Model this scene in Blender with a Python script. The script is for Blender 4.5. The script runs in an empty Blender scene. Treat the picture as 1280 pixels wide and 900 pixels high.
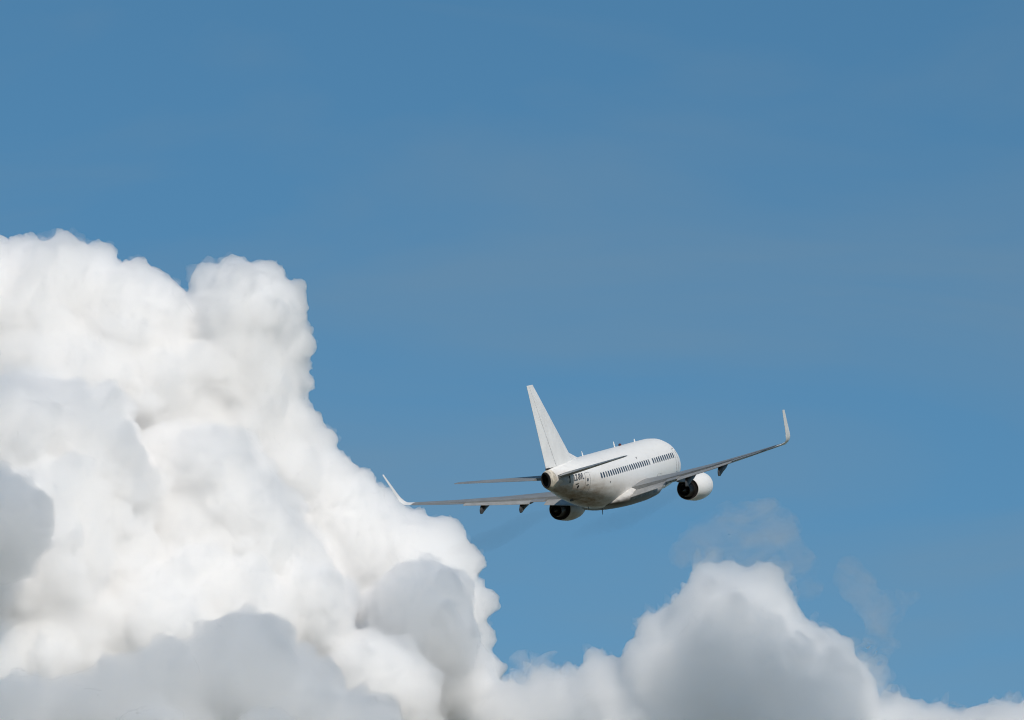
import bpy, bmesh, math, random, os
import numpy as np
from mathutils import Vector, Matrix
sc = bpy.context.scene
R = math.radians

# ------------------------------------------------------------------ camera, sky, sun, exposure
PITCH = 18.0                      # the camera looks up at a climbing airliner with a long lens
F = 7315.0                        # focal length in units of 1/1280 of the frame width
EYE = np.array([0.0, 0.0, 1.7])
cam = bpy.data.objects.new('camera', bpy.data.cameras.new('camera'))
sc.collection.objects.link(cam)
cam.location = EYE
cam.rotation_euler = (R(90 + PITCH), 0, 0)
cam.data.sensor_width = 36
cam.data.lens = 36 * F / 1280
cam.data.clip_start, cam.data.clip_end = 1, 90000
sc.camera = cam

SUN_EL, SUN_AZ = 34.0, 152.0      # azimuth clockwise from the viewing direction (+Y)
world = bpy.data.worlds.new('World'); sc.world = world; world.use_nodes = True
wn = world.node_tree
bg = wn.nodes['Background']
sky = wn.nodes.new('ShaderNodeTexSky'); sky.sky_type = 'NISHITA'; sky.sun_disc = False
sky.sun_elevation, sky.sun_rotation = R(SUN_EL), R(SUN_AZ)
sky.air_density, sky.dust_density, sky.ozone_density = 1.0, 0.4, 4.0
hs = wn.nodes.new('ShaderNodeHueSaturation')
hs.inputs['Hue'].default_value, hs.inputs['Saturation'].default_value, hs.inputs['Value'].default_value = 0.485, 1.16, 0.885
wn.links.new(sky.outputs[0], hs.inputs['Color'])
# a very thin veil of high cirrus, a property of the sky itself (direction based)
tc = wn.nodes.new('ShaderNodeTexCoord')
mp = wn.nodes.new('ShaderNodeMapping'); mp.inputs['Rotation'].default_value = (0, R(-24), 0); mp.inputs['Scale'].default_value = (8, 8, 34)
nz = wn.nodes.new('ShaderNodeTexNoise'); nz.inputs['Scale'].default_value = 1.0; nz.inputs['Detail'].default_value = 5; nz.inputs['Distortion'].default_value = 0.6
mr = wn.nodes.new('ShaderNodeMapRange'); mr.inputs['From Min'].default_value = 0.40; mr.inputs['From Max'].default_value = 0.68
mr.inputs['To Min'].default_value = 0.0; mr.inputs['To Max'].default_value = 0.32
veil = wn.nodes.new('ShaderNodeMix'); veil.data_type = 'RGBA'
veil.inputs['B'].default_value = (1.95, 2.8, 3.5, 1)
wn.links.new(tc.outputs['Generated'], mp.inputs['Vector']); wn.links.new(mp.outputs[0], nz.inputs['Vector'])
wn.links.new(nz.outputs['Fac'], mr.inputs['Value']); wn.links.new(mr.outputs[0], veil.inputs['Factor'])
wn.links.new(hs.outputs[0], veil.inputs['A']); wn.links.new(veil.outputs['Result'], bg.inputs['Color'])
bg.inputs['Strength'].default_value = 0.10

el, az = R(SUN_EL), R(SUN_AZ)
SUN = Vector((math.cos(el) * math.sin(az), math.cos(el) * math.cos(az), math.sin(el)))
sun = bpy.data.objects.new('sun', bpy.data.lights.new('sun', 'SUN'))
sun.data.energy, sun.data.angle, sun.data.color = 3.20, R(0.5), (1.0, 0.915, 0.82)
sun.rotation_euler = SUN.to_track_quat('Z', 'Y').to_euler()
sc.collection.objects.link(sun)

sc.view_settings.view_transform = 'Standard'
sc.view_settings.look = 'None'
sc.view_settings.exposure = 0.0
sc.view_settings.gamma = 1.0
cy = sc.cycles
cy.volume_bounces, cy.max_bounces, cy.diffuse_bounces, cy.glossy_bounces = 64, 68, 6, 4
cy.transparent_max_bounces = 128
cy.use_denoising = True
cy.use_adaptive_sampling, cy.adaptive_threshold = True, 0.04
cy.filter_width = 1.1

# ------------------------------------------------------------------ axes of the view
PT = R(PITCH)
RT = np.array([1.0, 0, 0]); UP = np.array([0, -math.sin(PT), math.cos(PT)]); FW = np.array([0, math.cos(PT), math.sin(PT)])

def at(u, v, D):                  # a point D metres away, seen at (u, v) of a 1280 x 900 frame
    return EYE + D * (FW + RT * ((u - 640) / F) + UP * ((450 - v) / F))

# ------------------------------------------------------------------ helpers
def tag(o, label=None, cat=None, group=None, kind=None):
    if label: o['label'] = label
    if cat: o['category'] = cat
    if group: o['group'] = group
    if kind: o['kind'] = kind
    return o

def link(name, me, mat=None, parent=None):
    o = bpy.data.objects.new(name, me); sc.collection.objects.link(o)
    if mat is not None:
        me.materials.clear(); me.materials.append(mat)
    if parent is not None: o.parent = parent
    return o

def nodes_of(name):
    m = bpy.data.materials.new(name); m.use_nodes = True
    return m, m.node_tree, m.node_tree.nodes['Principled BSDF']

def paint(name, base, rough=0.4, metal=0.0, var=0.06, scale=1.5, coat=0.0):
    """A plain surface whose tone and gloss wander a little, as weathered paint and metal do."""
    m, t, b = nodes_of(name)
    c = t.nodes.new('ShaderNodeTexCoord'); n = t.nodes.new('ShaderNodeTexNoise')
    n.inputs['Scale'].default_value = scale; n.inputs['Detail'].default_value = 6; n.inputs['Roughness'].default_value = 0.65
    r = t.nodes.new('ShaderNodeValToRGB')
    lo = [max(0, x * (1 - var * 2)) for x in base]; hi = [min(1, x * (1 + var)) for x in base]
    r.color_ramp.elements[0].position, r.color_ramp.elements[1].position = 0.3, 0.7
    r.color_ramp.elements[0].color, r.color_ramp.elements[1].color = (*lo, 1), (*hi, 1)
    t.links.new(c.outputs['Object'], n.inputs['Vector']); t.links.new(n.outputs['Fac'], r.inputs['Fac'])
    t.links.new(r.outputs['Color'], b.inputs['Base Color'])
    b.inputs['Roughness'].default_value = rough; b.inputs['Metallic'].default_value = metal
    b.inputs['Coat Weight'].default_value = coat
    return m

# ------------------------------------------------------------------ ground (below the frame; it bounces light up at the airliner)
gm, gt, gb = nodes_of('meadow_and_fields')
gc = gt.nodes.new('ShaderNodeTexCoord'); gv = gt.nodes.new('ShaderNodeTexVoronoi'); gv.inputs['Scale'].default_value = 0.004
gn = gt.nodes.new('ShaderNodeTexNoise'); gn.inputs['Scale'].default_value = 0.03; gn.inputs['Detail'].default_value = 8
gr = gt.nodes.new('ShaderNodeValToRGB')
gr.color_ramp.elements[0].color, gr.color_ramp.elements[1].color = (0.04, 0.05, 0.022, 1), (0.13, 0.11, 0.07, 1)
gx = gt.nodes.new('ShaderNodeMix'); gx.inputs['Factor'].default_value = 0.5
gt.links.new(gc.outputs['Object'], gv.inputs['Vector']); gt.links.new(gc.outputs['Object'], gn.inputs['Vector'])
gt.links.new(gv.outputs['Color'], gx.inputs['A']); gt.links.new(gn.outputs['Fac'], gx.inputs['B'])
gt.links.new(gx.outputs['Result'], gr.inputs['Fac']); gt.links.new(gr.outputs['Color'], gb.inputs['Base Color'])
gb.inputs['Roughness'].default_value = 0.95
gme = bpy.data.meshes.new('ground'); L = 40000.0
gme.from_pydata([(-L, -L, 0), (L, -L, 0), (L, L, 0), (-L, L, 0)], [], [(0, 1, 2, 3)])
tag(link('ground', gme, gm), 'open fields stretching below the flight path', 'ground', kind='structure')

# ------------------------------------------------------------------ clouds: closed bodies of droplets, real volumes
D0 = 6000.0
S = D0 / F                        # metres per frame unit at the clouds' distance

def gnoise(p, seed):              # gradient noise for an array of points
    rng = np.random.default_rng(seed); perm = rng.permutation(256).astype(np.int64)
    g = rng.normal(size=(256, 3)); g /= np.linalg.norm(g, axis=1)[:, None]
    i = np.floor(p).astype(np.int64); f = p - i; u = f * f * f * (f * (f * 6 - 15) + 10); r = np.zeros(len(p))
    for a in (0, 1):
        for b in (0, 1):
            for c in (0, 1):
                h = perm[(perm[(perm[(i[:, 0] + a) & 255] + i[:, 1] + b) & 255] + i[:, 2] + c) & 255]
                d = (g[h] * (f - np.array([a, b, c]))).sum(1)
                r += d * (u[:, 0] if a else 1 - u[:, 0]) * (u[:, 1] if b else 1 - u[:, 1]) * (u[:, 2] if c else 1 - u[:, 2])
    return r

def vapour(name, density, g, skin=0.0, color=(1, 1, 1)):
    m = bpy.data.materials.new(name); m.use_nodes = True; t = m.node_tree; t.nodes.clear()
    out = t.nodes.new('ShaderNodeOutputMaterial'); v = t.nodes.new('ShaderNodeVolumeScatter')
    v.inputs['Color'].default_value = (*color, 1); v.inputs['Density'].default_value = density; v.inputs['Anisotropy'].default_value = g
    t.links.new(v.outputs[0], out.inputs['Volume'])
    if skin > 0:                  # the outermost droplets
        a = t.nodes.new('ShaderNodeBsdfTransparent'); d = t.nodes.new('ShaderNodeBsdfDiffuse'); x = t.nodes.new('ShaderNodeMixShader')
        d.inputs['Color'].default_value = (0.9, 0.9, 0.9, 1); x.inputs[0].default_value = skin
        t.links.new(a.outputs[0], x.inputs[1]); t.links.new(d.outputs[0], x.inputs[2]); t.links.new(x.outputs[0], out.inputs['Surface'])
    return m

ico = bmesh.new(); bmesh.ops.create_icosphere(ico, subdivisions=2, radius=1)
IV = np.array([v.co[:] for v in ico.verts]); IT = np.array([[v.index for v in f.verts] for f in ico.faces]); ico.free()

def cloud(name, blobs, mat, voxel=3.0, seed=0, n1=20, n2=10, n3=2, amp=.075, fine=.20, flat=.94, fringe=0.0):
    """blobs: (u, v, depth, radius) in frame units at the clouds' distance (0.82 m); billows on billows are added, the union is
    meshed as one closed skin and roughened."""
    rng = np.random.default_rng(seed); C, Rr = [], []
    for (u, v, dz, r) in blobs:
        c0 = np.array([u - 640, dz, 450 - v], float); C.append(c0); Rr.append(r * 0.93)
        for k in range(n1 if r > 34 else n1 // 2):
            n = rng.normal(size=3); n /= np.linalg.norm(n)
            r1 = min(r * rng.uniform(.20, .46), 46); c1 = c0 + n * (r - r1 * flat); C.append(c1); Rr.append(r1)
            for j in range(n2):
                m = rng.normal(size=3) + n * .6; m /= np.linalg.norm(m)
                r2 = r1 * rng.uniform(.22, .5)
                if r2 < 2.6: continue
                c2 = c1 + m * (r1 - r2 * .55); C.append(c2); Rr.append(r2)
                for i in range(n3):
                    q = rng.normal(size=3) + m * .8; q /= np.linalg.norm(q)
                    r3 = r2 * rng.uniform(.3, .55)
                    if r3 > 2.2: C.append(c2 + q * (r2 - r3 * .5)); Rr.append(r3)
    C, Rr = np.array(C), np.array(Rr)
    V = (C[:, None, :] + IV[None] * Rr[:, None, None]).reshape(-1, 3)
    T = (IT[None] + (np.arange(len(C)) * len(IV))[:, None, None]).reshape(-1, 3)
    me = bpy.data.meshes.new(name); me.from_pydata(V.tolist(), [], T.tolist())
    tmp = bpy.data.objects.new('tmp', me); sc.collection.objects.link(tmp)
    md = tmp.modifiers.new('r', 'REMESH'); md.mode = 'VOXEL'; md.voxel_size = voxel
    sm = tmp.modifiers.new('s', 'SMOOTH'); sm.iterations = 1; sm.factor = .4
    me2 = bpy.data.meshes.new_from_object(tmp.evaluated_get(bpy.context.evaluated_depsgraph_get()))
    bpy.data.objects.remove(tmp); bpy.data.meshes.remove(me)
    # keep the outer skin: drop the small closed pockets left inside
    n = len(me2.vertices); ed = np.empty(len(me2.edges) * 2, np.int32); me2.edges.foreach_get('vertices', ed); ed = ed.reshape(-1, 2)
    lab = np.arange(n)
    while True:
        lo = np.minimum(lab[ed[:, 0]], lab[ed[:, 1]]); new = lab.copy()
        np.minimum.at(new, ed[:, 0], lo); np.minimum.at(new, ed[:, 1], lo); new = new[new]; new = new[new]
        if (new == lab).all(): break
        lab = new
    cnt = np.bincount(lab, minlength=n); bad = cnt[lab] < .04 * n
    if bad.any():
        bm = bmesh.new(); bm.from_mesh(me2); bm.verts.ensure_lookup_table()
        bmesh.ops.delete(bm, geom=[bm.verts[i] for i in np.nonzero(bad)[0]], context='VERTS'); bm.to_mesh(me2); bm.free(); me2.update()
    n = len(me2.vertices)
    co = np.empty(n * 3, np.float32); me2.vertices.foreach_get('co', co); co = co.reshape(-1, 3).astype(float)
    no = np.empty(n * 3, np.float32); me2.vertex_normals.foreach_get('vector', no); no = no.reshape(-1, 3)
    # billows: round swellings between creases, warped so that no two are alike, crisp on some flanks and smooth on others
    wp = co + 14 * np.stack([gnoise(co / 46 + 5.1, seed + 41), gnoise(co / 46 + 9.7, seed + 42), gnoise(co / 46 + 2.3, seed + 43)], 1)
    patchy = np.clip(.6 + 2.4 * gnoise(co / 62., seed + 31) + 1.3 * gnoise(co / 24., seed + 32), .0, 1.9)
    h = np.zeros(n)
    for k, wl in enumerate((95, 44, 23, 13)):
        bil = np.abs(gnoise(wp / wl + k * 13.7, seed + k)) * 2 - .5
        h += wl * amp * bil * (1.0, 1.1, .55 + .9 * patchy, 1.2 * patchy)[k]
    for k, wl in enumerate((10, 6)):
        h += wl * fine * patchy * (np.abs(gnoise(wp / wl + k * 3.7, seed + 9 + k)) * 2 - .4 + .6 * gnoise(co / wl + 7.7, seed + 19 + k))
    if fringe:                    # ragged thin vapour: stands off the body in places, lies inside it elsewhere
        fr = gnoise(wp / 58. + 3.3, seed + 51) + .7 * gnoise(wp / 24. + 1.3, seed + 52) + .5 * gnoise(co / 10. + 4.3, seed + 53)
        h += fringe * (fr - .12)
    co = co + no * h[:, None]
    D = D0 + co[:, 1] * S
    W = EYE + (FW[None] + RT[None] * (co[:, 0] / F)[:, None] + UP[None] * (co[:, 2] / F)[:, None]) * D[:, None]
    base = W.mean(0); base[2] = W[:, 2].min()
    me2.vertices.foreach_set('co', (W - base).astype(np.float32).ravel()); me2.update()
    me2.name = name
    o = link(name, me2, mat); o.location = base
    return o

SUNF = np.array([np.dot(SUN, RT), np.dot(SUN, FW), np.dot(SUN, UP)])   # the sun in (right, away, up)
def sunward(blobs, far):          # added shade casters, set between the given bodies and the sun
    out = []
    for (u, v, dz, r), d in blobs:
        k = d if d else far
        D = D0 + dz * S
        X = np.array([(u - 640) / F * D, D, (450 - v) / F * D]) + SUNF * k
        out.append((640 + X[0] / X[1] * F, 450 - X[2] / X[1] * F, (X[1] - D0) / S, r * D / X[1]))
    return out

droplets = vapour('cloud_droplets', .17, .58, 0.02)
soft_droplets = vapour('soft_cloud_droplets', .085, .58, 0.02)
sparse_occluder = vapour('sparse_occluder_vapour', 0.0043, 0.5, 0.02)
thin_droplets = vapour('thin_cloud_droplets', 0.01, 0.4, 0.001)
t = thin_droplets.node_tree; N, K = t.nodes.new, t.links.new
gm_ = N('ShaderNodeNewGeometry'); nn = N('ShaderNodeTexNoise'); rr_ = N('ShaderNodeMapRange')
nn.inputs['Scale'].default_value = .016; nn.inputs['Detail'].default_value = 5; nn.inputs['Roughness'].default_value = .6; nn.inputs['Distortion'].default_value = .8
rr_.inputs['From Min'].default_value, rr_.inputs['From Max'].default_value, rr_.inputs['To Max'].default_value = .38, .72, .020
mq_ = N('ShaderNodeMapping'); mq_.inputs['Rotation'].default_value = (0, R(35), 0); mq_.inputs['Scale'].default_value = (1, 1, 2.3)
nn.inputs['Detail'].default_value = 8; nn.inputs['Distortion'].default_value = 1.6; nn.inputs['Scale'].default_value = .013
rr_.inputs['From Min'].default_value, rr_.inputs['From Max'].default_value, rr_.inputs['To Max'].default_value = .36, .74, .022
K(gm_.outputs['Position'], mq_.inputs['Vector']); K(mq_.outputs[0], nn.inputs['Vector']); K(nn.outputs['Fac'], rr_.inputs['Value'])
K(rr_.outputs[0], next(n for n in t.nodes if n.type == 'VOLUME_SCATTER').inputs['Density'])
cy.volume_step_rate = .6

big = [(-60, 415, 60, 150), (70, 380, 40, 95), (165, 418, 30, 95), (303, 402, 40, 85), (335, 450, 45, 58), (300, 480, 30, 90), (200, 520, 40, 140),
       (20, 560, -165, 110), (90, 572, -160, 102), (140, 625, -165, 80), (55, 665, -220, 118), (330, 580, 40, 100), (215, 600, -50, 92), (262, 600, -100, 82), (300, 650, -110, 84), (220, 690, -120, 98), (330, 705, -120, 80), (250, 640, -60, 90), (395, 620, 40, 75), (440, 680, 30, 85), (520, 720, 40, 88), (553, 768, 40, 67),
       (350, 740, 20, 130), (480, 820, 0, 110), (560, 860, 10, 78), (-80, 650, -20, 200), (-60, 765, -235, 115), (-80, 640, -180, 120), (-60, 860, -270, 110), (10, 770, -250, 80), (-30, 835, -330, 92), (50, 825, -310, 72), (-40, 740, -320, 70), (60, 760, -60, 170), (230, 860, -60, 160),
       (-60, 950, -80, 220), (400, 930, -50, 170), (310, 530, 5, 72), (352, 538, 20, 52), (60, 480, 0, 115), (130, 490, 20, 120), (60, 800, -230, 125), (190, 795, -220, 110), (300, 785, -180, 95), (130, 720, -190, 92), (230, 745, -180, 82), (375, 765, -130, 84), (470, 870, -150, 90), (45, 740, -255, 110), (130, 700, -200, 80),
       (262, 350, 35, 27), (292, 337, 35, 24), (330, 347, 35, 27), (360, 388, 38, 28), (376, 432, 40, 25), (80, 308, 40, 26), (128, 322, 40, 26), (172, 345, 35, 26), (22, 318, 40, 28),
       (405, 552, 40, 22), (452, 602, 35, 24), (480, 632, 35, 26), (505, 650, 35, 22), (590, 705, 40, 22), (606, 752, 35, 22), (604, 800, 35, 22)]
lobe = [(525, 768, -70, 80), (545, 800, -80, 66), (500, 830, -70, 70), (560, 850, -60, 60)]
puff = [(-10, 650, -430, 76), (18, 655, -440, 60), (2, 690, -430, 52)]
bank = [(300, 838, -430, 84), (215, 858, -440, 72), (150, 868, -445, 60), (100, 900, -450, 70), (20, 908, -450, 75), (365, 885, -410, 80), (200, 960, -470, 100),
        (0, 980, -430, 120), (430, 960, -400, 110), (330, 940, -520, 58), (190, 930, -530, 58)]
right = [(915, 794, -100, 92), (952, 832, -100, 92), (880, 860, -100, 110), (775, 898, -80, 84), (850, 822, -90, 72), (690, 892, -70, 60),
         (640, 912, -60, 70), (1010, 895, -100, 106), (1120, 928, -60, 68), (1175, 934, -60, 58), (1235, 940, -60, 72), (1300, 948, -60, 82), (886, 732, -100, 34), (915, 722, -100, 28), (950, 728, -100, 32), (866, 750, -95, 24), (824, 794, -90, 22), (710, 848, -75, 22), (745, 828, -80, 22), (800, 1000, -80, 150),
         (1000, 1020, -100, 150)]
thin_edge = vapour('thin_edge_vapour', 0.021, 0.5)
def fringed(blobs, mat, seed, amount, words):
    body_ = tag(cloud('cumulus_cloud', blobs, mat, 2.1, seed=seed), words, 'cloud')
    edge = cloud('fringe', blobs, thin_edge, 3.0, seed=seed, n3=0, fringe=amount)
    edge.location = edge.location - body_.location; edge.parent = body_
fringed(big, droplets, 3, 22, 'huge bright white cumulus towering on the left behind the left wing tip')
fringed(right, soft_droplets, 7, 56, 'white rimmed cumulus with a grey heart rising under the airliner at right')
tag(cloud('cumulus_cloud', lobe, droplets, 2.1, seed=21), 'pale grey rounded billow before the bright rim, under the left wing', 'cloud')
tag(cloud('cumulus_cloud', puff, soft_droplets, 2.1, seed=5), 'small grey round puff in front of the big white cumulus at the left edge', 'cloud')
tag(cloud('cumulus_cloud', bank, soft_droplets, 2.1, seed=6), 'low grey cloud bank in shade along the bottom left, before the white cumulus', 'cloud')
veil_blobs = [(860, 692, 40, 26), (882, 674, 40, 36), (912, 662, 40, 40), (945, 660, 40, 42), (975, 672, 40, 40), (998, 700, 40, 34), (1012, 738, 40, 26), (930, 690, 40, 44), (965, 710, 40, 40)]
tag(cloud('wispy_cloud', veil_blobs, thin_droplets, 3.5, seed=8, amp=.16, fine=.1, n3=0), 'thin translucent veil hovering over the top of the right hand cumulus', 'cloud')
wisp_blobs = [(1058, 715, -40, 20), (1075, 738, -40, 28), (1092, 762, -40, 34), (1118, 760, -40, 32), (1145, 748, -40, 20), (1098, 795, -40, 32), (1088, 828, -40, 30), (1106, 852, -40, 24)]
tag(cloud('wispy_cloud', wisp_blobs, thin_droplets, 3.5, seed=9, amp=.2, fine=.1, n3=0), 'faint shredded wisp right of the grey hearted cumulus', 'cloud')
# unseen clouds added above the frame to throw shadow on the grey ones
shade = sunward([((-10, 655, -435, 82), 0), ((24, 660, -440, 68), 0), ((300, 860, -430, 95), 0), ((170, 890, -450, 95), 0), ((20, 930, -450, 95), 0), ((400, 925, -410, 95), 0), ((340, 950, -440, 90), 0)], 1500.0)
for part, words in ((shade[:2], 'small loose cumulus added unseen above the frame to shade the grey puff'), (shade[2:], 'loose cumulus added unseen above the frame to shade the grey bank')):
    tag(cloud('cumulus_cloud', part, sparse_occluder, 5.0, seed=11, n2=4, n3=0), words, 'cloud')  # added unseen shade casters, not clouds of the view
part_shade = sunward([((525, 765, -110, 76), 0), ((545, 810, -110, 70), 0), ((450, 770, -90, 52), 0), ((470, 830, -90, 52), 0), ((20, 462, -215, 34), 0), ((65, 472, -220, 40), 0), ((115, 498, -220, 42), 0), ((160, 540, -220, 42), 0), ((190, 590, -215, 40), 0), ((250, 535, -125, 34), 0), ((300, 570, -125, 36), 0), ((340, 615, -125, 36), 0), ((365, 660, -125, 34), 0)], 1300.0)  # thin out-of-frame clouds added only to grey the billow and ridges
hazy_occluder = vapour('hazy_occluder_vapour', .0065, .5, .02)
for part, words in ((part_shade[:4], 'thin cumulus added unseen above the frame to shade the pale billow'), (part_shade[4:9], 'thin cumulus added above the frame to shade the left flank of the white tower'),
                    (part_shade[9:], 'thin cumulus added above the frame to shade the middle of the white tower')):
    tag(cloud('cumulus_cloud', part, hazy_occluder, 4.0, seed=12, n2=4, n3=0), words, 'cloud')  # added unseen shade casters, not clouds of the view
dense_shade = sunward([((935, 875, -195, 82), 0), ((1000, 900, -195, 80), 0), ((945, 825, -195, 52), 0), ((870, 915, -190, 66), 0), ((1050, 930, -180, 62), 0), ((905, 935, -195, 90), 0), ((1045, 880, -185, 60), 0), ((845, 885, -185, 56), 0), ((985, 838, -190, 50), 0), ((905, 800, -190, 46), 0), ((960, 790, -190, 42), 0), ((1030, 850, -185, 46), 0), ((870, 850, -190, 50), 0)], 1900.0)  # out-of-frame cloud added to darken the heart of the right cumulus
tag(cloud('cumulus_cloud', dense_shade, vapour('dense_occluder_vapour', .023, .5, .02), 4.0, seed=13, n2=8, n3=0, amp=.22, fine=.3, flat=.8), 'solid cumulus added unseen above the frame to shade the right hand cloud', 'cloud')
# ------------------------------------------------------------------ the airliner (metres; x forward, y to its left, z up; stations count aft from the nose)
HEAD, NOSE_UP, BANK, DIST = 0.3168, 0.3601, -0.0618, 427.3
f_ = np.array([math.cos(NOSE_UP) * math.sin(HEAD), math.cos(NOSE_UP) * math.cos(HEAD), math.sin(NOSE_UP)])
r0 = np.array([math.cos(HEAD), -math.sin(HEAD), 0]); u0 = np.cross(r0, f_)
r_ = r0 * math.cos(BANK) - u0 * math.sin(BANK); u_ = u0 * math.cos(BANK) + r0 * math.sin(BANK)
pos = EYE + DIST * (FW + RT * 0.017046 + UP * -0.019872)
jet = bpy.data.objects.new('airliner', None); sc.collection.objects.link(jet)
Mw = Matrix(((f_[0], -r_[0], u_[0], pos[0]), (f_[1], -r_[1], u_[1], pos[1]), (f_[2], -r_[2], u_[2], pos[2]), (0, 0, 0, 1)))
jet.matrix_world = Mw
tag(jet, 'white twin engined airliner climbing away with raised wing tips', 'airplane')

def p3(a, r, z): return (16.0 - a, -r, z)

def airframe_paint(name, base, rough, grime, rust=(0.25, 0.16, 0.085)):
    """White paint with soot and oil staining: a streaky brown film on the lower rear body, specks elsewhere."""
    m, t, b = nodes_of(name)
    N, K = t.nodes.new, t.links.new
    c = N('ShaderNodeTexCoord')
    sep = N('ShaderNodeSeparateXYZ'); K(c.outputs['Object'], sep.inputs[0])
    st = N('ShaderNodeMapping'); st.inputs['Scale'].default_value = (0.5, 2.2, 2.2); K(c.outputs['Object'], st.inputs['Vector'])
    n1 = N('ShaderNodeTexNoise'); n1.inputs['Scale'].default_value = 1.3; n1.inputs['Detail'].default_value = 8; n1.inputs['Roughness'].default_value = .7
    K(st.outputs[0], n1.inputs['Vector'])
    aft = N('ShaderNodeMapRange'); aft.inputs['From Min'].default_value = -1.0; aft.inputs['From Max'].default_value = -8.0
    low = N('ShaderNodeMapRange'); low.inputs['From Min'].default_value = 0.45; low.inputs['From Max'].default_value = -1.9
    ris = N('ShaderNodeMath'); ris.operation = 'MULTIPLY_ADD'; ris.inputs[1].default_value = 0.17   # the underside rises towards the tail
    K(sep.outputs['X'], ris.inputs[0]); K(sep.outputs['Z'], ris.inputs[2])
    K(sep.outputs['X'], aft.inputs['Value']); K(ris.outputs[0], low.inputs['Value'])
    low.inputs['From Min'].default_value = -0.75; low.inputs['From Max'].default_value = -2.6
    mul = N('ShaderNodeMath'); mul.operation = 'MULTIPLY'; K(aft.outputs[0], mul.inputs[0]); K(low.outputs[0], mul.inputs[1])
    nr = N('ShaderNodeMapRange'); nr.inputs['From Min'].default_value = .3; nr.inputs['From Max'].default_value = .65; K(n1.outputs['Fac'], nr.inputs['Value'])
    nr.inputs['To Min'].default_value = .35
    m2 = N('ShaderNodeMath'); m2.operation = 'MULTIPLY'; K(mul.outputs[0], m2.inputs[0]); K(nr.outputs[0], m2.inputs[1])
    m3 = N('ShaderNodeMath'); m3.operation = 'MULTIPLY'; m3.inputs[1].default_value = grime; m3.use_clamp = True; K(m2.outputs[0], m3.inputs[0])
    spk = N('ShaderNodeTexNoise'); spk.inputs['Scale'].default_value = 2.1; spk.inputs['Detail'].default_value = 4; K(c.outputs['Object'], spk.inputs['Vector'])
    sr = N('ShaderNodeMapRange'); sr.inputs['From Min'].default_value = .56; sr.inputs['From Max'].default_value = .74; sr.inputs['To Max'].default_value = .16
    K(spk.outputs['Fac'], sr.inputs['Value'])
    x1 = N('ShaderNodeMix'); x1.data_type = 'RGBA'; x1.inputs['A'].default_value = (*base, 1); x1.inputs['B'].default_value = (.45, .43, .40, 1)
    K(sr.outputs[0], x1.inputs['Factor'])
    x2 = N('ShaderNodeMix'); x2.data_type = 'RGBA'; x2.inputs['B'].default_value = (*rust, 1)
    K(x1.outputs['Result'], x2.inputs['A']); K(m3.outputs[0], x2.inputs['Factor'])
    K(x2.outputs['Result'], b.inputs['Base Color'])
    b.inputs['Roughness'].default_value = rough
    return m

white = airframe_paint('white_airframe_paint', (.79, .79, .775), .40, 1.15)
white_clean = paint('white_tail_paint', (.79, .79, .775), .38, 0, .05, .8)
cowl_shade = paint('wing_shaded_cowl_paint', (.50, .47, .425), .45, 0, .16, 1.2)  # left cowl only: wing shade put into a darker tan colour
tan_stain = paint('stained_tail_cone_paint', (.60, .55, .46), .5, 0, .28, 2.0)
wing_grey = paint('grey_wing_paint', (.22, .23, .235), .42, 0, .10, .9)
flap_grey = paint('light_grey_flap_paint', (.32, .32, .31), .45, 0, .14, 1.3)
dark_grey = paint('dark_grey_fairing_paint', (.055, .058, .062), .5, 0, .15, 2)
alu = paint('bare_aluminium', (.62, .63, .64), .30, 1.0, .06, 2)
burnt = paint('heat_stained_metal', (.075, .068, .062), .45, .8, .2, 3)
soot = paint('sooty_black', (.008, .008, .009), .8, 0, .2, 3)
steel = paint('dull_exhaust_steel', (.16, .15, .14), .4, .9, .2, 3)
glass = paint('dark_cabin_glass', (.05, .066, .088), .22, 0, .1, 2)
blind = paint('window_with_lowered_blind', (.16, .17, .18), .35, 0, .1, 2)
ink = paint('dark_blue_lettering', (.09, .10, .12), .5, 0, .1, 2)
seam = paint('black_door_seal', (.10, .10, .105), .6, 0, .1, 2)

def loft(name, rings, mat, parent, caps=(True, True), smooth=True):
    bm = bmesh.new(); vs = [[bm.verts.new(p) for p in ring] for ring in rings]; n = len(rings[0])
    for A, B in zip(vs, vs[1:]):
        for k in range(n):
            bm.faces.new((A[k], A[(k + 1) % n], B[(k + 1) % n], B[k]))
    for c, ring in zip(caps, (vs[0], vs[-1])):
        if c: bm.faces.new(ring)
    bmesh.ops.remove_doubles(bm, verts=bm.verts, dist=1e-5)
    bmesh.ops.recalc_face_normals(bm, faces=bm.faces)
    me = bpy.data.meshes.new(name); bm.to_mesh(me); bm.free()
    for p in me.polygons: p.use_smooth = smooth and len(p.vertices) == 4
    if smooth: me.set_sharp_from_angle(angle=R(38))
    return link(name, me, mat, parent)

def tube(name, prof, mat, parent, r0=0., z0=0., n=40, flat=0.0, closed=False, da=0.0, sc_=1.0):
    """a body of revolution round a fore-and-aft axis; prof lists (station, radius); flat squashes its underside"""
    rings = []
    for a, q in prof:
        ring = []
        for k in range(n):
            t = 2 * math.pi * k / n; s = math.sin(t)
            ring.append(p3(a + da, r0 + sc_ * q * math.cos(t), z0 + sc_ * q * s * (1 - flat if s < 0 else 1)))
        rings.append(ring)
    if closed: rings.append(rings[0])
    return loft(name, rings, mat, parent, (False, False) if closed else (prof[0][1] > .02, prof[-1][1] > .02))

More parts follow.
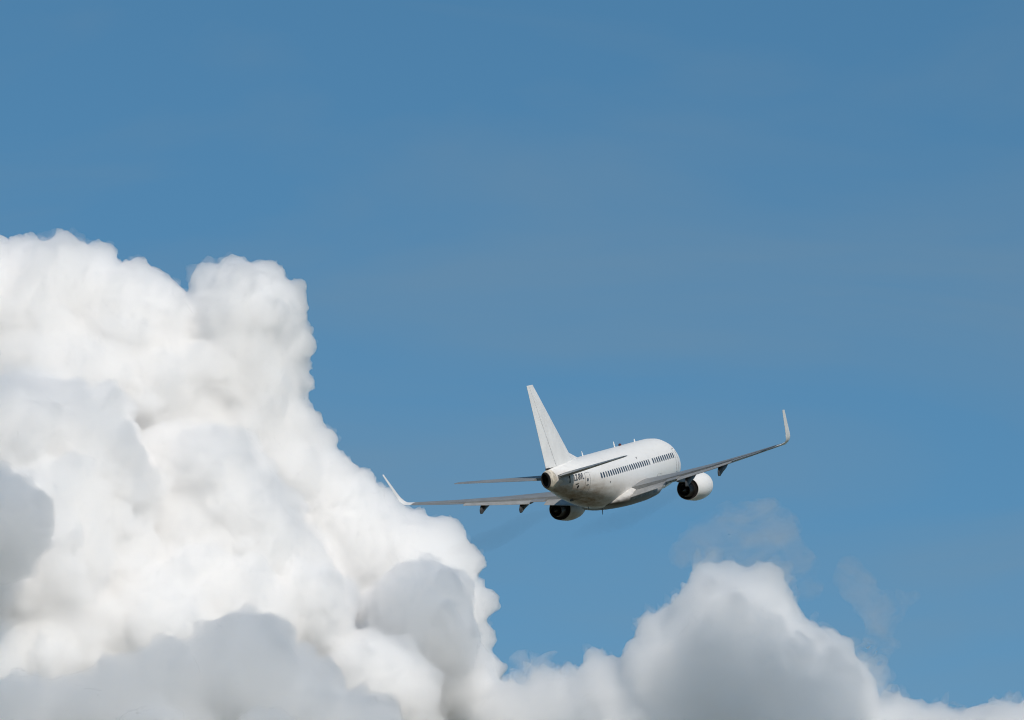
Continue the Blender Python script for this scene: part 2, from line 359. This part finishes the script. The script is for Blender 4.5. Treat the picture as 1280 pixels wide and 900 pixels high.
# fuselage: station, half width, top, bottom
FS = [(0, .02, -.43, -.47), (.12, .30, -.17, -.75), (.4, .58, .08, -1.0), (.9, .90, .38, -1.28), (1.5, 1.17, .66, -1.5), (2.1, 1.38, 1.0, -1.65),
      (2.7, 1.54, 1.40, -1.77), (3.4, 1.68, 1.72, -1.87), (4.4, 1.80, 1.92, -1.95), (5.6, 1.87, 2.0, -2.0), (7, 1.88, 2.01, -2.01), (12, 1.88, 2.01, -2.01),
      (18, 1.88, 2.01, -2.01), (20.3, 1.88, 2.01, -1.99), (21.5, 1.87, 2.01, -1.89), (23, 1.83, 2.0, -1.66), (24.5, 1.74, 1.99, -1.36), (26, 1.58, 1.96, -1.02),
      (27.5, 1.35, 1.92, -.66), (29, 1.06, 1.86, -.30), (30.2, .80, 1.80, 0.0), (31.2, .58, 1.72, .20), (31.9, .43, 1.64, .36), (32.2, .36, 1.58, .46)]
FA = np.array(FS)
def fus(a):
    return [float(np.interp(a, FA[:, 0], FA[:, k])) for k in (1, 2, 3)]
def ring_at(a, n=64, grow=0.0):
    w, t, b = fus(a); zc, h = (t + b) / 2, (t - b) / 2
    return [p3(a, (w + grow) * math.cos(2 * math.pi * k / n), zc + (h + grow) * math.sin(2 * math.pi * k / n)) for k in range(n)]
def side(a, z, off=0.006, sgn=1):  # a point of the fuselage skin at a station and height
    w, t, b = fus(a); zc, h = (t + b) / 2, (t - b) / 2
    return p3(a, sgn * (w * math.sqrt(max(0, 1 - ((z - zc) / h) ** 2)) + off), z)
sts = sorted(set([s[0] for s in FS] + list(np.arange(.2, 32.2, .4))))
body = loft('fuselage', [ring_at(a) for a in sts], white, jet, (True, False))
rings = []
for aO, w_, h_ in ((32.16, .35, .53), (32.24, .33, .51), (32.22, .25, .46), (31.7, .22, .42), (31.6, .02, .02)):
    rings.append([p3(aO, -.02 - (.33 - w_) * .6 + w_ * math.cos(2 * math.pi * q / 28), 1.0 + h_ * math.sin(2 * math.pi * q / 28)) for q in range(28)])
loft('exhaust_outlet', rings, soot, jet, (False, True))
# stained tail cone collar round the outlet
loft('tail_cone', [ring_at(a, 48, .008) for a in (31.35, 31.6, 31.9, 32.19)], tan_stain, jet, (False, False))

def patch(name, a0, a1, z0, z1, mat, parent, off=.006, rnd=.25, n=6, thick=.012, sgn=1, lean=0.0):
    """a thin plate following the fuselage skin, corners rounded"""
    bm = bmesh.new(); ca, cz, ha, hz = (a0 + a1) / 2, (z0 + z1) / 2, (a1 - a0) / 2, (z1 - z0) / 2
    q = rnd * min(ha, hz) * 2; rim = []
    for cx_, cz_, s in ((ha - q, hz - q, 0), (-(ha - q), hz - q, 90), (-(ha - q), -(hz - q), 180), (ha - q, -(hz - q), 270)):
        for k in range(4):
            t = R(s + 30 * k); rim.append((cx_ + q * math.cos(t), cz_ + q * math.sin(t)))
    out_, inn = [], []
    for x, z in rim:
        out_.append(bm.verts.new(side(ca + x + lean * z, cz + z, off + thick, sgn))); inn.append(bm.verts.new(side(ca + x + lean * z, cz + z, off - .02, sgn)))
    c_ = bm.verts.new(side(ca, cz, off + thick, sgn))
    for k in range(len(rim)):
        j = (k + 1) % len(rim)
        bm.faces.new((out_[k], out_[j], c_)); bm.faces.new((out_[k], inn[k], inn[j], out_[j]))
    bmesh.ops.recalc_face_normals(bm, faces=bm.faces)
    me = bpy.data.meshes.new(name); bm.to_mesh(me); bm.free()
    return link(name, me, mat, parent)

a = 5.31
k = 0
while a < 24.7:                   # cabin windows, one blank where the air duct rises
    if abs(a - 11.3) > .30:
        patch('window', a - .155, a + .155, .25, .69, blind if int(a * 37) % 9 == 4 else glass, jet, .004, .42, thick=.006)
    a += .56; k += 1
for (a0, a1, z0, z1) in ((2.15, 2.62, .62, 1.0), (2.7, 3.15, .66, 1.12)):
    patch('cockpit_window', a0, a1, z0, z1, glass, jet, .004, .2, thick=.006)

# rear service door, front service door and holds
def frame_of(parent, a0, a1, z0, z1, w=.05):
    bm = bmesh.new(); pts = []
    for ax, zx in ((a0, z0), (a1, z0), (a1, z1), (a0, z1)): pts.append((ax, zx))
    m = 8
    outer, inner = [], []
    ca, cz = (a0 + a1) / 2, (z0 + z1) / 2
    for i in range(4):
        A, B = pts[i], pts[(i + 1) % 4]
        for j in range(m):
            x, z = A[0] + (B[0] - A[0]) * j / m, A[1] + (B[1] - A[1]) * j / m
            outer.append(bm.verts.new(side(x, z, .010)))
            fx, fz = 1 - w / ((a1 - a0) / 2), 1 - w / ((z1 - z0) / 2)
            inner.append(bm.verts.new(side(ca + (x - ca) * fx, cz + (z - cz) * fz, .010)))
    n = len(outer)
    for i in range(n): bm.faces.new((outer[i], outer[(i + 1) % n], inner[(i + 1) % n], inner[i]))
    bmesh.ops.recalc_face_normals(bm, faces=bm.faces)
    ext = bmesh.ops.extrude_face_region(bm, geom=bm.faces[:])
    for v in ext['geom']:
        if isinstance(v, bmesh.types.BMVert): v.co.y += .02
    bmesh.ops.recalc_face_normals(bm, faces=bm.faces)
    me = bpy.data.meshes.new('seal'); bm.to_mesh(me); bm.free()
    return link('seal', me, seam, parent)
for (a0, a1, z0, z1, w) in ((26.45, 27.22, -.78, .92, .022), (4.0, 4.76, -.78, .92, .018), (9.0, 10.2, -1.5, -.6, .014)):
    d = patch('service_door' if z1 > 0 else 'hold_door', a0, a1, z0, z1, white_clean, jet, .006 if z1 > 0 else .016, .12, thick=.006)
    frame_of(d, a0 - .02, a1 + .02, z0 - .02, z1 + .02, w)
    if a0 > 26:
        patch('door_window', 26.78, 26.98, .30, .52, glass, d, .012, .4)
        patch('scuff_plate', 26.42, 27.25, -.92, -.76, burnt, d, .004, .3)
        patch('door_handle', 26.72, 27.0, .02, .08, seam, d, .014, .3)
patch('vent', 28.1, 28.32, -.02, .18, soot, jet, .004, .45)
patch('vent', 28.25, 28.65, .24, .32, steel, jet, .004, .45, lean=-1.2)
patch('vent', 29.44, 29.6, .45, .98, soot, jet, .006, .3)
patch('vent', 22.6, 22.75, -.2, -.1, steel, jet, .006, .4)
patch('vent', 14.4, 14.6, .95, 1.05, steel, jet, .006, .4)
patch('stabilizer_panel', 29.66, 30.85, .42, 1.0, paint('grey_sealing_plate', (.42, .43, .44), .45, .0, .1, 2), jet, .004, .1)

# registration, cut to the curve of the skin
cu = bpy.data.curves.new('registration', 'FONT'); cu.body = 'LZ-BVL'; cu.size = .62; cu.align_x = 'CENTER'; cu.align_y = 'CENTER'; cu.space_character = 1.05; cu.offset = .012
to = bpy.data.objects.new('registration', cu); sc.collection.objects.link(to)
bm = bmesh.new(); tm = bpy.data.meshes.new_from_object(to.evaluated_get(bpy.context.evaluated_depsgraph_get())); bm.from_mesh(tm)
bpy.data.objects.remove(to)
bmesh.ops.triangulate(bm, faces=bm.faces[:])
bmesh.ops.subdivide_edges(bm, edges=bm.edges[:], cuts=3, use_grid_fill=True)
for v in bm.verts: v.co = Vector(side(28.22 - v.co.x * .74, .74 + v.co.y, .022))
bmesh.ops.recalc_face_normals(bm, faces=bm.faces)
me = bpy.data.meshes.new('registration'); bm.to_mesh(me); bm.free(); link('registration', me, ink, jet)

# aerofoil surfaces ------------------------------------------------
def foil(c, t, x0=0., x1=1., n=13, blunt=0.004):
    """outline of a symmetric section between two fractions of its chord: upper side rear to front, then lower side"""
    xs = [x0 + (x1 - x0) * (1 - math.cos(math.pi * k / (n - 1))) / 2 for k in range(n)]
    th = lambda x: 5 * t * (.2969 * math.sqrt(max(x, 0)) - .126 * x - .3516 * x * x + .2843 * x ** 3 - .1015 * x ** 4) + blunt / c * x
    up_ = [(x * c, th(x) * c) for x in reversed(xs)]
    lo_ = [(x * c, -th(x) * c * .85) for x in xs]
    return up_ + lo_
def surface(name, secs, mat, parent, x0=0., x1=1., sgn=1, n=13, nose_round=False):
    """secs: (station of leading edge, outboard distance, height, chord, thickness, twist deg, cant deg)"""
    rings = []
    for (a, r, z, c, t, tw, cant) in secs:
        ring = []
        for x, h in foil(c, t, x0, x1, n):
            T_ = R(tw); aa = a + x * math.cos(T_) + h * math.sin(T_) * 0; hh = h - (x - .25 * c) * math.sin(T_)
            ring.append(p3(aa, sgn * (r - hh * math.sin(R(cant))), z + hh * math.cos(R(cant))))
        rings.append(ring)
    return loft(name, rings, mat, parent)

WS = [(10.9, .9, -1.22, 8.0, .135, 1.6, 0), (11.75, 1.9, -1.12, 7.05, .135, 1.6, 0), (13.6, 4.83, -.80, 5.10, .125, 1.2, 0), (15.8, 8.2, -.40, 3.75, .115, .8, 0),
      (17.95, 11.4, .05, 2.62, .11, .3, 0), (19.65, 14.35, .50, 1.68, .105, 0, 0)]
WA = np.array(WS)
def wsec(r): return [float(np.interp(r, WA[:, 1], WA[:, k])) for k in (0, 1, 2, 3, 4, 5, 6)]
CUT = .745
def movable(name, r0, r1, x0, drop, defl, mat, parent, sgn, thick=.11, aft=0.0, n=4):
    """a flap or aileron behind the fixed wing: its own small section, hinged down"""
    rings = []
    for i in range(n + 1):
        r = r0 + (r1 - r0) * i / n
        a, _, z, c, t, tw, _c = wsec(r); cc = c * (1 - x0) * 1.04; T_ = R(tw + defl)
        ax = a + c * x0 + aft; zx = z - (x0 - .25) * c * math.sin(R(tw)) - drop * c
        ring = []
        for x, h in foil(cc, thick * 1.3, n=10, blunt=.012):
            ring.append(p3(ax + x * math.cos(T_), sgn * r, zx + h - x * math.sin(T_)))
        rings.append(ring)
    return loft(name, rings, mat, parent)

for sgn in (1, -1):
    rs = [.9, 1.9, 3.3, 4.83, 6.5, 8.2, 9.8, 11.4, 12.9, 13.92]
    wing = surface('wing', [wsec(r) for r in rs], wing_grey, jet, 0, CUT, sgn, 16)
    # full chord tip that bends up into the winglet
    a0, r0_, z0, c0, t0, tw0, _ = wsec(13.94)
    ws = [(a0, r0_, z0, c0, t0, 0, 3), (19.65, 14.35, .50, 1.68, .105, 0, 8)]
    th = [20, 38, 56, 70, 76]; rr, zz, aa = 14.35, .50, 19.65
    for k, (cant, dl, ch) in enumerate(((24, .26, 1.58), (46, .24, 1.48), (64, .24, 1.36), (75, .26, 1.22), (79, .45, 1.06), (79, .65, .86), (79, .55, .66), (79, .10, .56))):
        rr += dl * math.cos(R(cant)); zz += dl * math.sin(R(cant)); aa += dl * (.62 if k < 2 else .92)
        ws.append((aa, rr, zz, ch * .72, .075, -5 if cant > 50 else 0, cant))
    wl = surface('winglet', ws, white_clean, wing, 0, 1, sgn, 12)
    movable('flap', 2.0, 4.62, CUT, .012, 9, flap_grey, wing, sgn, aft=.02)
    movable('flap', 5.62, 10.25, CUT, .010, 6, flap_grey, wing, sgn, aft=.02)
    movable('trailing_edge_panel', 4.66, 5.58, CUT, 0, 1.5, wing_grey, wing, sgn)
    movable('aileron', 10.3, 13.88, CUT, .0, 1.5 + 1.0 * sgn, wing_grey, wing, sgn, .10)
    # slender canoe fairings hanging under the flaps
    for r, ln in ((3.2, 2.4), (6.35, 2.6), (9.1, 2.3)):
        a, _, z, c, t, tw, _c = wsec(r); aT = a + c - .55; zT = z - .75 * c * math.sin(R(tw)) - .02 * c
        rings = []
        for x, hw, dp in ((-ln, .02, .03), (-ln * .8, .13, .24), (-ln * .5, .20, .44), (-ln * .2, .20, .58), (.0, .18, .62), (.35, .13, .56), (.75, .04, .34)):
            zt = zT + .10 - (.0 if x < 0 else x * .22); ring = []
            for q in range(16):
                T_ = 2 * math.pi * q / 16
                ring.append(p3(aT + x, sgn * (r + hw * math.cos(T_)), zt - dp * .5 - .5 * dp * math.sin(T_) - (.0 if x < -.3 else (x + .3) * .28)))
            rings.append(ring)
        if r > 5: loft('flap_fairing', rings, dark_grey, wing)
    # static wicks
    # engine: cowl, fan nozzle lip, core cowl, core nozzle, plug, pylon
    er, ez, ea = 4.95 * sgn, -1.88, .80
    eng = bpy.data.objects.new('engine', None); sc.collection.objects.link(eng); eng.parent = jet
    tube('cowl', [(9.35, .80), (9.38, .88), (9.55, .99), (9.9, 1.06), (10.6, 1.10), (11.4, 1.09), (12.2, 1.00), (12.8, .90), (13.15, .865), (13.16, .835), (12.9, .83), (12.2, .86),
                  (11.2, .86), (10.2, .80), (9.6, .77)], white if sgn > 0 else cowl_shade, eng, er, ez, 48, .05, True, ea, .96)
    tube('intake_lip', [(9.60, 1.008), (9.40, .92), (9.335, .84), (9.36, .785), (9.6, .762)], alu, eng, er, ez, 48, .05, False, ea, .96)
    tube('fan_duct', [(13.12, .80), (12.3, .83), (11.3, .80), (11.2, .2)], soot, eng, er, ez, 40, 0, False, ea)
    tube('core_cowl', [(11.3, .62), (12.2, .66), (13.0, .60), (13.7, .50), (14.15, .435), (14.16, .40), (13.6, .38)], burnt, eng, er, ez, 40, 0, False, ea)
    tube('exhaust_cone', [(13.5, .36), (13.7, .26), (14.2, .16), (14.6, .02)], steel, eng, er, ez, 28, 0, False, ea)
    tube('exhaust_depth', [(13.75, .392), (13.7, .02)], soot, eng, er, ez, 28, 0, False, ea)
    rings = []
    for aP, hw, zt, zb in ((10.2, .04, ez + 1.10, ez + 1.02), (10.9, .14, ez + 1.26, ez + .95), (12.2, .19, ez + 1.34, ez + .7), (13.4, .20, ez + 1.36, ez + .55), (14.6, .19, ez + 1.22, ez + .56),
                           (15.8, .12, ez + 1.06, ez + .72), (16.7, .03, ez + .98, ez + .84)):
        rings.append([p3(aP + ea * (1 if aP < 14 else .3), er + hw * x, zt if y > 0 else zb) for x, y in ((-1, -1), (1, -1), (1, 1), (-1, 1))])
    loft('pylon', rings, wing_grey, eng, smooth=False)

# belly fairing round the wing roots
rings = []
for a, w, zt, zb in ((8.6, 1.35, -1.2, -1.95), (9.4, 1.75, -.95, -2.12), (10.6, 2.02, -.78, -2.26), (12.5, 2.14, -.70, -2.33), (15.5, 2.16, -.72, -2.34), (17.2, 2.08, -.84, -2.30),
                     (18.2, 1.98, -1.0, -2.24), (18.9, 1.87, -1.14, -2.16), (19.5, 1.70, -1.26, -2.08), (20.1, 1.35, -1.4, -1.97), (20.7, .9, -1.5, -1.9)):
    ring = []
    for q in range(40):
        T_ = 2 * math.pi * q / 40; c_, s_ = math.cos(T_), math.sin(T_)
        ring.append(p3(a, w * math.copysign(abs(c_) ** .75, c_), (zt + zb) / 2 + (zt - zb) / 2 * math.copysign(abs(s_) ** .8, s_)))
    rings.append(ring)
bellym = paint('grimy_shaded_belly_paint', (.60, .59, .57), .5, 0, .1, 1.2)  # darkened towards the bottom: grime together with painted flap shade
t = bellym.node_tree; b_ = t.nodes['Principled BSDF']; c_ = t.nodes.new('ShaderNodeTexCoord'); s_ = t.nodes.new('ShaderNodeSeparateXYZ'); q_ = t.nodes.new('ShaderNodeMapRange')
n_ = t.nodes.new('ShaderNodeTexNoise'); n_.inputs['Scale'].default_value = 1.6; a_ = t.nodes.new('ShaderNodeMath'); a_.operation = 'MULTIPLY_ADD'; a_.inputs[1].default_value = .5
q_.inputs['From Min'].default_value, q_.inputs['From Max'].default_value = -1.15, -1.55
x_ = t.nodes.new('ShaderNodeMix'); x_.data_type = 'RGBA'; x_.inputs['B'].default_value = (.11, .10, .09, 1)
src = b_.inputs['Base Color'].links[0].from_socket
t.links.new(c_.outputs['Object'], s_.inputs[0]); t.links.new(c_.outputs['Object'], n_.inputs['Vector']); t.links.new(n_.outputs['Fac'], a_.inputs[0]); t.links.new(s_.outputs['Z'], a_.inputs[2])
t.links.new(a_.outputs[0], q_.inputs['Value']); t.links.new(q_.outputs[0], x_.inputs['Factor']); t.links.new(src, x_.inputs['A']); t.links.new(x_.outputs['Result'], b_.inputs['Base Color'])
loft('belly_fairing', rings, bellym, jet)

# fin, rudder, dorsal fin
def fin_sec(z):
    k = (z - 1.68) / (7.78 - 1.68)
    return 25.05 + (31.55 - 25.05) * k, 31.72 + (32.97 - 31.72) * k
def finpart(name, zs, x0, x1, mat, parent, gap=0.0):
    rings = []
    for z in zs:
        le, te = fin_sec(z); c = te - le
        rings.append([p3(le + x + gap, h, z) for x, h in foil(c, .10 if z < 7.5 else .085, x0, x1, 14)])
    return loft(name, rings, mat, parent)
fin = finpart('fin', [1.45, 2.4, 3.5, 4.6, 5.7, 6.7, 7.5, 7.74, 7.80], 0, .70, white_clean, jet)
finpart('rudder', [1.80, 2.6, 3.5, 4.6, 5.7, 6.7, 7.5, 7.74, 7.80], .709, 1.0, white_clean, fin)
patch_z = []
rings = []
for z, le in ((1.80, 22.9), (1.98, 23.72), (2.2, 24.55), (2.45, 25.5), (2.7, 26.3), (2.9, 26.95)):
    te = fin_sec(z)[0] + 1.6; c = te - le
    hw = .30 - .12 * (z - 1.8) / 1.1
    rings.append([p3(le + c * x, hw * h, z) for x, h in ((0, .03), (.12, .3), (.35, .62), (.65, .9), (1, 1.0), (1, -1.0), (.65, -.9), (.35, -.62), (.12, -.3), (0, -.03))])
loft('dorsal_fin', rings, white_clean, fin)
# dark gap at the rudder foot
loft('rudder_foot', [[p3(a, .16 * s, z) for a, s, z in ((29.75, .5, 1.69), (31.5, .5, 1.60), (31.5, -.5, 1.60), (29.75, -.5, 1.69))],
                     [p3(a, .16 * s, z) for a, s, z in ((29.75, .5, 1.84), (31.7, .5, 1.82), (31.7, -.5, 1.82), (29.75, -.5, 1.84))]], burnt, fin, smooth=False)

# stabilizers and elevators
for sgn in (1, -1):
    S0 = [(28.4, .30, 1.05, 3.75, .10, 0, 0), (28.75, .85, 1.12, 3.5, .10, 0, 0), (30.65, 3.6, 1.48, 2.35, .095, 0, 0), (32.4, 6.2, 1.82, 1.40, .09, 0, 0)]
    SA = np.array(S0)
    def ss(r): return [float(np.interp(r, SA[:, 1], SA[:, k])) for k in range(7)]
    st = surface('stabilizer', [ss(r) for r in (.3, .85, 2.2, 3.6, 5.0, 6.0)] + [(32.5, 6.28, 1.83, 1.25, .07, 0, 0), (32.75, 6.36, 1.84, .95, .03, 0, 0)], wing_grey, jet, 0, .70, sgn, 12)
    rings = []
    surface('elevator', [ss(r) for r in (.95, 2.2, 3.6, 5.0, 6.0)] + [(32.43, 6.24, 1.825, 1.38, .08, 0, 0)], wing_grey, st, .712, 1.0, sgn, 12)

# aerials and lights
def blade(a, z, h, c, mat=white_clean, r=0., up_=1):
    rings = []
    for k in (0, .5, 1.0):
        le = a + .45 * h * k; cc = c * (1 - .45 * k)
        rings.append([p3(le + x, r + y, z + up_ * (h * k - .03 * (1 - k))) for x, y in foil(cc, .12, n=6)])
    return loft('aerial', rings, mat, jet)
blade(22.2, 2.0, .34, .30); blade(13.8, 2.0, .42, .36); blade(8.4, 2.0, .22, .4)
blade(19.6, -2.0, .50, .26, steel, up_=-1); blade(9.4, -2.1, .34, .3, steel, up_=-1); blade(23.0, -1.66, .2, .2, steel, up_=-1)
tube('beacon', [(12.42, .02), (12.45, .09), (12.57, .11), (12.69, .09), (12.72, .02)], paint('red_beacon_glass', (.10, .02, .02), .2), jet, 0, 2.07, 16)

# exhaust: two thin sooty trails left hanging behind the engines
smoke_mat = bpy.data.materials.new('thin_exhaust_smoke'); smoke_mat.use_nodes = True; t = smoke_mat.node_tree; t.nodes.clear()
o_ = t.nodes.new('ShaderNodeOutputMaterial'); v_ = t.nodes.new('ShaderNodeVolumePrincipled')
v_.inputs['Color'].default_value = (.12, .12, .13, 1); v_.inputs['Density'].default_value = .020; v_.inputs['Anisotropy'].default_value = .2
t.links.new(v_.outputs[0], o_.inputs['Volume'])
for sgn, side_word in ((1, 'right'), (-1, 'left')):
    rings = []; rng = random.Random(7 + sgn)
    for k in range(36):
        x = k / 35; a = 15.4 + x * 30; q = (.35 + .85 * x) * min(1, (1 - x) * 2.2 + .02) * (1 + .16 * rng.uniform(-1, 1))
        cyy, czz = 4.93 * sgn + .25 * math.sin(3 * x + sgn), -1.9 - .9 * x + .12 * math.sin(9 * x)
        rings.append([p3(a, cyy + q * (1 + .12 * math.sin(3 * T_ + 8 * x)) * math.cos(T_), czz + q * (1 + .12 * math.cos(2 * T_ + 11 * x)) * math.sin(T_)) for T_ in [2 * math.pi * j / 20 for j in range(20)]])
    sm = loft('exhaust_smoke', rings, smoke_mat, None)
    sm.matrix_world = Mw
    tag(sm, 'faint sooty exhaust trail hanging behind the %s engine' % side_word, 'smoke', kind='stuff')
